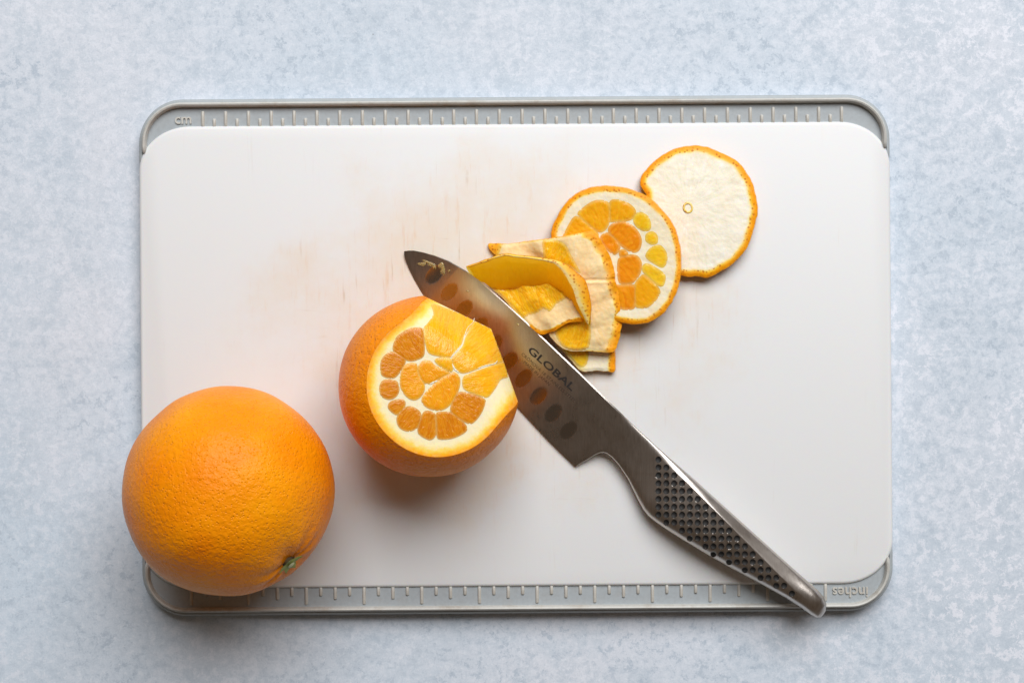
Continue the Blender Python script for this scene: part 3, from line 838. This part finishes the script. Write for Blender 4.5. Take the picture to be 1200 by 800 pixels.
# curled strip standing on its edge
st_ = [((547,312),(549,313.2),(556,325)), ((564,306.3),(564.5,308.6),(567,331)), ((577.5,301.4),(578,303.6),(580,338)), ((592.5,297.3),(592,299.8),(596,338)),
       ((605,299),(604,301.6),(610,336)), ((620,300.3),(619,303),(624,334)), ((640,303),(637.5,306),(640,334)), ((653,305),(649,309),(650,337)),
       ((665,311),(658.5,317),(658,341)), ((676,320),(665.5,328),(664,347)), ((685,328),(671.5,339),(670,352)), ((690,343),(675.5,352),(674,360)),
       ((692.7,361),(681.5,366),(680,369)), ((690,380),(688.6,379.5),(687.5,379))]
zr = [1.75,2.05,2.35,2.55,2.65,2.72,2.82,2.90,2.94,2.94,2.90,2.78,2.62,2.42]
zb_ = [1.50,1.60,1.66,1.75,1.82,1.95,2.10,2.24,2.32,2.36,2.36,2.36,2.34,2.34]
cv = thing('curled_peel_strip', 'curled glossy strip of peel standing on edge, on top of the pile', 'orange peel', W(640, 330, 1.6), GRP)
ro = spline([s[0] for s in st_], 2.0, False)
def resamp(seq):
    out_ = []; A = np.array(seq, float)
    for i in range(len(A) - 1):
        p0, p1, p2, p3 = A[max(i-1, 0)], A[i], A[i+1], A[min(i+2, len(A)-1)]
        for t in np.arange(0, 1, .125): out_.append(0.5*((2*p1) + (-p0+p2)*t + (2*p0-5*p1+4*p2-p3)*t*t + (-p0+3*p1-3*p2+p3)*t**3))
    out_.append(A[-1]); return np.array(out_)
RO, RI, BI = (resamp([s[k] for s in st_]) for k in range(3))
jr = np.array([[noise.noise(Vector((i*.22, q, 31))) for q in (0, 7)] for i in range(len(RO))])
RI = RI + jr*.8; RO = RO + np.roll(jr, 3, 0)*.6; BI = BI + np.roll(jr, 9, 0)*1.2; ZR = resamp([[z] for z in zr])[:, 0]; ZBs = resamp([[z] for z in zb_])[:, 0]
n = len(RO)
jit = np.array([noise.noise(Vector((i*.35, 0, 9))) for i in range(n)])
nv = 9
inn = []
for k in range(nv):
    t = k/(nv - 1); q = RI*(1 - t) + BI*t; z = ZR - .02 + (ZBs - ZR + .02)*(t**1.25) + .05*jit*math.sin(math.pi*t)
    wv_ = np.array([noise.noise(Vector((i*.16, k*.55, 21))) for i in range(n)])
    inn.append(WV(q + np.column_stack([wv_*.4, wv_*1.5])*math.sin(math.pi*min(1, t*1.1 + .02)), z + .05*wv_*math.sin(math.pi*t)))
Vi = np.vstack(inn)
Fi = [(k*n + i, k*n + i + 1, (k+1)*n + i + 1, (k+1)*n + i) for k in range(nv - 1) for i in range(n - 1)]
Pq = np.vstack([RI*(1 - k/(nv-1)) + BI*k/(nv-1) for k in range(nv)])
arc = np.concatenate([[0], np.cumsum(np.linalg.norm(np.diff(RI, axis=0), axis=1))])/PXCM
puv = np.column_stack([np.tile(arc, nv)*.6 + 7, np.repeat(np.linspace(0, 1.2, nv), n)*.5, np.zeros(n*nv)])
fl = make('flesh', Vi, Fi, M['flesh_thin'], cv, attrs={'puv': puv, 'rimf': np.repeat(1 - sstep(np.linspace(0, 1, nv), 0, .22), n)})
# rim and outer skin
mid = RO*.5 + RI*.5
wid = np.linalg.norm(RO - RI, axis=1)
rows = [(RI, ZR - .03), (RI*.75 + RO*.25, ZR + .015), (mid, ZR + .025), (RI*.22 + RO*.78, ZR + .01), (RO, ZR - .03)]
Vr = np.vstack([WV(q, z) for q, z in rows])
Fr = [(k*n + i, k*n + i + 1, (k+1)*n + i + 1, (k+1)*n + i) for k in range(4) for i in range(n - 1)]
zz = np.concatenate([np.full(n, .40), np.full(n, .38), np.full(n, .44), np.full(n, .58), np.full(n, .8)])
zz = zz + np.tile(.22*sstep(np.arange(n), n*.2, 0), 5) + np.tile(.20*sstep(wid, 5, 12), 5)*np.repeat([0, 0, 1, 1.5, 1], n)
make('pith', Vr, Fr, M['pith'], cv, attrs={'zest': np.clip(zz, 0, 1)}, flip=True)
OUTN = RO - RI; OUTN = OUTN/np.maximum(np.linalg.norm(OUTN, axis=1), 1e-6)[:, None]
rows = [(RO, ZR - .03), (RO + OUTN*.5, ZR - .15), (RO*.7 + BI*.3 + OUTN*3, ZR*.6 + ZBs*.4), (RO*.35 + BI*.65 + OUTN*4, ZBs - .1), (BI + OUTN*2, ZBs - .22)]
Vo = np.vstack([WV(q, z) for q, z in rows])
make('peel', Vo, Fr, M['skin_thin'], cv, flip=True)
for o in (fl,):
    me = o.data
    if sum(p.normal.z for p in me.polygons) < 0: me.flip_normals()

# ------------------------------------------------------------------ knife
TIP = np.array([473.4, 294.4]); AX = np.array([.737, .676]); AX /= np.linalg.norm(AX); BX = np.array([-AX[1], AX[0]])   # BX towards the cutting edge
upper = [(473.4,294.4),(479,293.6),(485,293.6),(495.4,295.4),(510,299.3),(525.7,305.5),(543.7,315.8),(561.7,327.8),(590,352.5),(620,379.8),(654,412.2),(678.7,435.8),(700,456.8),(725,481),(744,499.2),(756,510.5),(768,521.5),(782,534),(815,562.5),(845,589.5),(875,616.5),(905,643.5),(935,670.5),(958,690.5),(965.5,699),(968.5,707),(967.8,715),(964,721)]
lower = [(473.4,294.4),(473.6,298),(474.4,303),(478.5,313),(485,326.6),(492,339),(499,350),(520,377),(550,412),(580,446),(610,480.5),(641.7,514.5),(674.4,546.3),(674.9,546.2),(681,542.4),(689,538),(698,532.3),(703,530.3),(707,530),(711,531.2),(717,535.5),(725,544.5),(736,561),(747.5,585),(754,597),(760,604.5),(770,612.5),(785,622.5),(800,632),(830,650),(860,667),(890,683),(920,699.5),(938,711),(950,719.5),(957,723),(962,723),(964,721)]
def ab(pts):
    D = np.array(pts, float) - TIP; return D @ AX, D @ BX
ua, ub = ab(upper); la, lb = ab(lower)
def mono(a, b):
    i = [0]
    for k in range(1, len(a)):
        if a[k] > a[i[-1]] + .02: i.append(k)
    return a[i], b[i]
ua, ub = mono(ua, ub); la, lb = mono(la, lb)
AMAX = min(ua[-1], la[-1]) - .3
def soft(f, a, w):
    return sum(f(np.clip(a + d*w, 0, AMAX)) for d in (-1, -.5, 0, .5, 1))/5
UB = lambda a: np.interp(a, ua, ub)
LB = lambda a: np.interp(a, la, lb)
AH = 352.0                                                    # the handle's loft begins here (px along the axis)
AHEEL = float((np.array([674.4, 546.3]) - TIP) @ AX)
def zspine(a): return 1.28 + .50*sstep(a, -60, 300)
def zplane(a, bpx): return zspine(a) - .24*(bpx - UB(np.clip(a, 60, AMAX)))/PXCM
SC = [(508.5 + 17.5*i, 322 + 20.25*i) for i in range(0, 10)]
SCA, SCB = ab(SC)
DOTS = []
for k in range(18):
    for j in range(k + 1):
        x, y = 771.7 + 9.2*j, 538.3 + 9.22*k
        a_, b_ = ab([(x, y)])
        if b_[0] < LB(a_[0]) - 4.0: DOTS.append((x, y, a_[0], b_[0]))

RID = (DOTS[0][2], DOTS[0][3], (DOTS[-1][3] - DOTS[0][3])/(DOTS[-1][2] - DOTS[0][2]))

def blade_z(a, v):
    """top height of the blade at axis position a, v 0 (spine) .. 1 (edge)"""
    b = UB(a) + (LB(a) - UB(a))*v
    wpx = np.maximum(LB(a) - UB(a), 1e-3)
    dn = LB(np.minimum(a, AHEEL - .5)) - b                                          # px from the cutting edge
    th = .006 + .085*sstep(dn, 0, 60) + .010*sstep(dn, 0, 4)
    shank = sstep(a, AHEEL - 30, AH)
    th = th*(1 - shank) + (.002 + .10*np.clip(1 - np.abs(2*v - 1)**8, 0, 1)**.6)*shank
    z = zplane(a, b) + th
    for sa_, sb_ in zip(SCA, SCB):
        q = ((a - sa_)/8.6)**2 + ((b - sb_)/13.2)**2
        z = z - .011*np.clip(1 - q, 0, 1)*1.8
    z = z - 0.045*(1 - np.clip(v/.020, 0, 1))*sstep(wpx, 5, 40)                    # eased spine
    return z, b, th

def handle_prof(a, v):
    """thickness above the mid plane across the handle"""
    g_ = sstep(a, AH - 1, AH + 150)
    wpx = np.maximum(LB(np.clip(a, 0, AMAX)) - UB(np.clip(a, 0, AMAX)), 1)
    half = .10*(1 - g_) + g_*.74*np.clip(wpx/64, 0, 1.05)**.55
    end = np.clip((AMAX - a)/24.0, 0, 1); half = half*np.sqrt(np.clip(1 - (1 - end)**2.2, 0, 1)) + .004
    v = np.clip(v, 0, 1)
    br = RID[1] + (a - RID[0])*RID[2] - 5.0
    vr = np.clip((br - UB(np.clip(a, 0, AMAX)))/wpx, .12, .58)
    u = np.clip(v/vr, 0, 1); w = np.clip((v - vr)/(1 - vr), 0, 1)
    up = .52*np.sqrt(np.clip(1 - (1 - np.clip(u/.22, 0, 1))**2, 0, 1)) + .48*(u - .06*u**6)/.94
    lo = (1 - .16*w)*np.clip(1 - w**4.5, 0, 1)**.5
    swell = np.where(v < vr, up, lo)
    flat = np.clip(1 - np.abs(2*v - 1)**8, 0, 1)**.6
    rnd_ = np.sqrt(np.clip(1 - np.abs(2*v - 1)**2.4, 0, 1)); ge = sstep(a, AMAX - 75, AMAX - 18)
    swell = swell*(1 - ge) + rnd_*ge
    f = flat*(1 - g_) + swell*g_
    return half, f

def xyz(a, b, z): return WV(TIP + np.outer(a, AX) + np.outer(b, BX), z)

knife = thing('kitchen_knife', 'steel kitchen knife with a black dotted handle lying across the board', 'knife', W(700, 480, ZB))
# blade
na, nvb = 420, 90
aa = np.concatenate([np.linspace(0, 12, 24)[:-1], np.linspace(12, AH + 6, na)]); 
aa = np.unique(np.concatenate([aa, AHEEL + np.array([-.6, -.2, .0, .2, .6, 1.2])]))
vv = np.concatenate([[0, .010, .020, .026], np.linspace(.05, 1, nvb)])
A_, V_ = np.meshgrid(aa, vv, indexing='ij'); A_, V_ = A_.ravel(), V_.ravel()
ZT, B_, TH = blade_z(A_, V_)
wob = .006*np.array([noise.noise(Vector((a*.02, b*.03, 2))) for a, b in zip(A_, B_)])
top = xyz(A_, B_, ZT + wob); bot = xyz(A_, B_, ZT - 2*TH - .002 + wob*0)
m_ = len(vv); q_ = len(aa)
Ft = [(i*m_ + j, i*m_ + j + 1, (i+1)*m_ + j + 1, (i+1)*m_ + j) for i in range(q_ - 1) for j in range(m_ - 1)]
off = len(top)
Fb = [tuple(k + off for k in f[::-1]) for f in Ft]
rim = [i*m_ for i in range(q_)], [i*m_ + m_ - 1 for i in range(q_)]
Fs = []
for r_ in rim:
    for i in range(q_ - 1): Fs.append((r_[i], r_[i+1], r_[i+1] + off, r_[i] + off))
hol = np.zeros(len(A_))
for sa_, sb_ in zip(SCA, SCB):
    hol = np.maximum(hol, 1 - sstep(((A_ - sa_)/8.4)**2 + ((B_ - sb_)/13.0)**2, .55, 1.12))
blade = make('blade', np.vstack([top, bot]), Ft + Fb + Fs, M['steel'], knife, sharp=35, attrs={'hollow': np.concatenate([hol, hol*0])})
bm = bmesh.new(); bm.from_mesh(blade.data); bmesh.ops.recalc_face_normals(bm, faces=bm.faces)
bm.to_mesh(blade.data); bm.free()
# handle
aa = np.concatenate([np.linspace(AH, AMAX - 30, 760)[:-1], np.linspace(AMAX - 30, AMAX, 90)])
vv = (1 - np.cos(np.linspace(0, math.pi, 180)))/2
A_, V_ = np.meshgrid(aa, vv, indexing='ij'); A_, V_ = A_.ravel(), V_.ravel()
B_ = UB(A_) + (LB(A_) - UB(A_))*V_
def handle_mid(a, b, v):
    g_ = sstep(a, AH - 1, AH + 150)
    lvl = 1.80 - .06*sstep(a, 400, 640)
    return zplane(a, b)*(1 - g_) + lvl*g_
def handle_top(a, b, v):
    half, f = handle_prof(a, v); return handle_mid(a, b, v) + half*f
ZT = handle_top(A_, B_, V_)
PX = TIP + np.outer(A_, AX) + np.outer(B_, BX)
for x, y, da, db in DOTS:
    near = (np.abs(A_ - da) < 5) & (np.abs(B_ - db) < 5)
    rr = np.hypot(PX[near, 0] - x, PX[near, 1] - y)
    ZT[near] -= .14*(1 - sstep(rr, 3.1, 3.5))
half, f = handle_prof(A_, V_)
ZBt = handle_mid(A_, B_, V_) - half*f*.98
top = WV(PX, ZT); bot = WV(PX, ZBt); m_ = len(vv); q_ = len(aa); off = len(top)
Ft = [(i*m_ + j, i*m_ + j + 1, (i+1)*m_ + j + 1, (i+1)*m_ + j) for i in range(q_ - 1) for j in range(m_ - 1)]
Fb = [tuple(k + off for k in f_[::-1]) for f_ in Ft]
Fs = []
for r_ in ([i*m_ for i in range(q_)], [i*m_ + m_ - 1 for i in range(q_)]):
    for i in range(q_ - 1): Fs.append((r_[i], r_[i+1], r_[i+1] + off, r_[i] + off))
for i in (0, q_ - 1):
    for j in range(m_ - 1): Fs.append((i*m_ + j, i*m_ + j + 1, i*m_ + j + 1 + off, i*m_ + j + off))
handle = make('handle', np.vstack([top, bot]), Ft + Fb + Fs, M['handle'], knife, sharp=60)
bm = bmesh.new(); bm.from_mesh(handle.data); bmesh.ops.recalc_face_normals(bm, faces=bm.faces); bm.to_mesh(handle.data); bm.free()
# black dimples: one little bowl mesh, copied and tilted to the surface
Vd, Fd = [(0, 0, -.058)], []
for k, rr in enumerate((1.2, 2.3, 3.0, 3.5)):
    for j in range(12):
        a = j*math.pi/6; Vd.append((rr/PXCM*math.cos(a), rr/PXCM*math.sin(a), -.058 + .052*(rr/3.5)**2))
for j in range(12): Fd.append((0, 1 + j, 1 + (j+1) % 12))
for k in range(3):
    for j in range(12): Fd.append((1 + k*12 + j, 1 + (k+1)*12 + j, 1 + (k+1)*12 + (j+1) % 12, 1 + k*12 + (j+1) % 12))
dm = bpy.data.meshes.new('dimple'); dm.from_pydata((np.array(Vd)*S).tolist(), [], Fd); dm.materials.append(M['black'])
dm.polygons.foreach_set('use_smooth', [True]*len(dm.polygons)); dm.update()
kb = np.array(knife['base'])
def surf(a, b):
    v = (b - UB(a))/(LB(a) - UB(a)); return float(handle_top(np.array([a]), np.array([b]), np.array([v]))[0])
for x, y, da, db in DOTS:
    z0 = surf(da, db); e = 1.5
    ga = (surf(da + e, db) - surf(da - e, db))/(2*e/PXCM); gb = (surf(da, db + e) - surf(da, db - e))/(2*e/PXCM)
    gx, gy = ga*AX[0] + gb*BX[0], -(ga*AX[1] + gb*BX[1])
    nrm = Vector((-gx, -gy, 1)).normalized()
    o = bpy.data.objects.new('dimple', dm); COL.objects.link(o); o.parent = handle
    p = W(x, y, z0 + .001) - kb
    o.location = Vector(p)*S; o.rotation_euler = nrm.to_track_quat('Z', 'Y').to_euler()

# etched lettering, laid on the blade's own slope
def on_blade(px0, py0, lift=.004):
    a0, b0 = ab([(px0, py0)]); a0, b0 = a0[0], b0[0]
    ang_ = math.radians(-0.5); ca, sa = math.cos(ang_), math.sin(ang_)
    def place(x, y, z):
        a = a0 + x*ca; b = b0 - y + x*sa
        v = (b - UB(a))/(LB(a) - UB(a))
        zt, _, _ = blade_z(np.array([a]), np.array([v]))
        return xyz(np.array([a]), np.array([b]), np.array([zt[0] + lift + .006]))[0]
    return place
finish_text(add_text('GLOBAL', 11.5, M['etch'], on_blade(643.5, 434.5), blade, 'etched_lettering', 1.62, .020))
finish_text(add_text('CROMOVA 18 STAINLESS STEEL', 5.2, M['faint'], on_blade(641.5, 443.5), blade, 'etched_lettering', 1.15))
finish_text(add_text('MADE IN JAPAN', 5.0, M['faint'], on_blade(628, 438.5), blade, 'etched_lettering', 1.15))

# ------------------------------------------------------------------ juice left on the blade near its tip
jm = bpy.data.materials.new('juice'); jm.use_nodes = True
jb = jm.node_tree.nodes['Principled BSDF']; jb.inputs['Base Color'].default_value = (.95, .80, .36, 1); jb.inputs['Roughness'].default_value = .06
jb.inputs['Transmission Weight'].default_value = .75; jb.inputs['IOR'].default_value = 1.34
for x, y, w_, l_, an in ((494.5,309.5,1.9,5.0,.1),(499,306.5,1.6,4.2,.25),(505,309.5,2.2,5.5,.35),(517.5,312,3.6,4.6,1.1),(519,318,2.8,4.2,1.5),(526.4,317.3,1.2,1.5,0),(509,313,1.6,2.6,.6),(548,341,1.3,1.8,.4),(607,380,1.1,1.6,.8)):
    a0, b0 = ab([(x, y)]); a0, b0 = a0[0], b0[0]; Pj = []
    for rr, hh in ((1.0, .004), (.85, .03), (.5, .05), (.01, .056)):
        for t in np.linspace(0, 2*math.pi, 14, endpoint=False):
            k = 1 + .16*math.sin(3*t + x)
            px_, py_ = l_*rr*math.cos(t)*k, w_*rr*math.sin(t)*k
            gx_, gy_ = px_*math.cos(an) - py_*math.sin(an), px_*math.sin(an) + py_*math.cos(an)
            Pj.append((a0 + gx_*AX[0] + gy_*AX[1], b0 + gx_*BX[0] + gy_*BX[1], hh))
    Pj = np.array(Pj); vj = np.clip((Pj[:, 1] - UB(Pj[:, 0]))/np.maximum(LB(Pj[:, 0]) - UB(Pj[:, 0]), 1), 0, 1)
    zj = blade_z(Pj[:, 0], vj)[0] + Pj[:, 2]*.9 + .004
    Fj = [(k*14 + j, k*14 + (j+1) % 14, (k+1)*14 + (j+1) % 14, (k+1)*14 + j) for k in range(3) for j in range(14)]
    o = make('juice_drop', xyz(Pj[:, 0], Pj[:, 1], zj), Fj, jm, blade)
    if sum(p.normal.z for p in o.data.polygons) < 0: o.data.flip_normals()
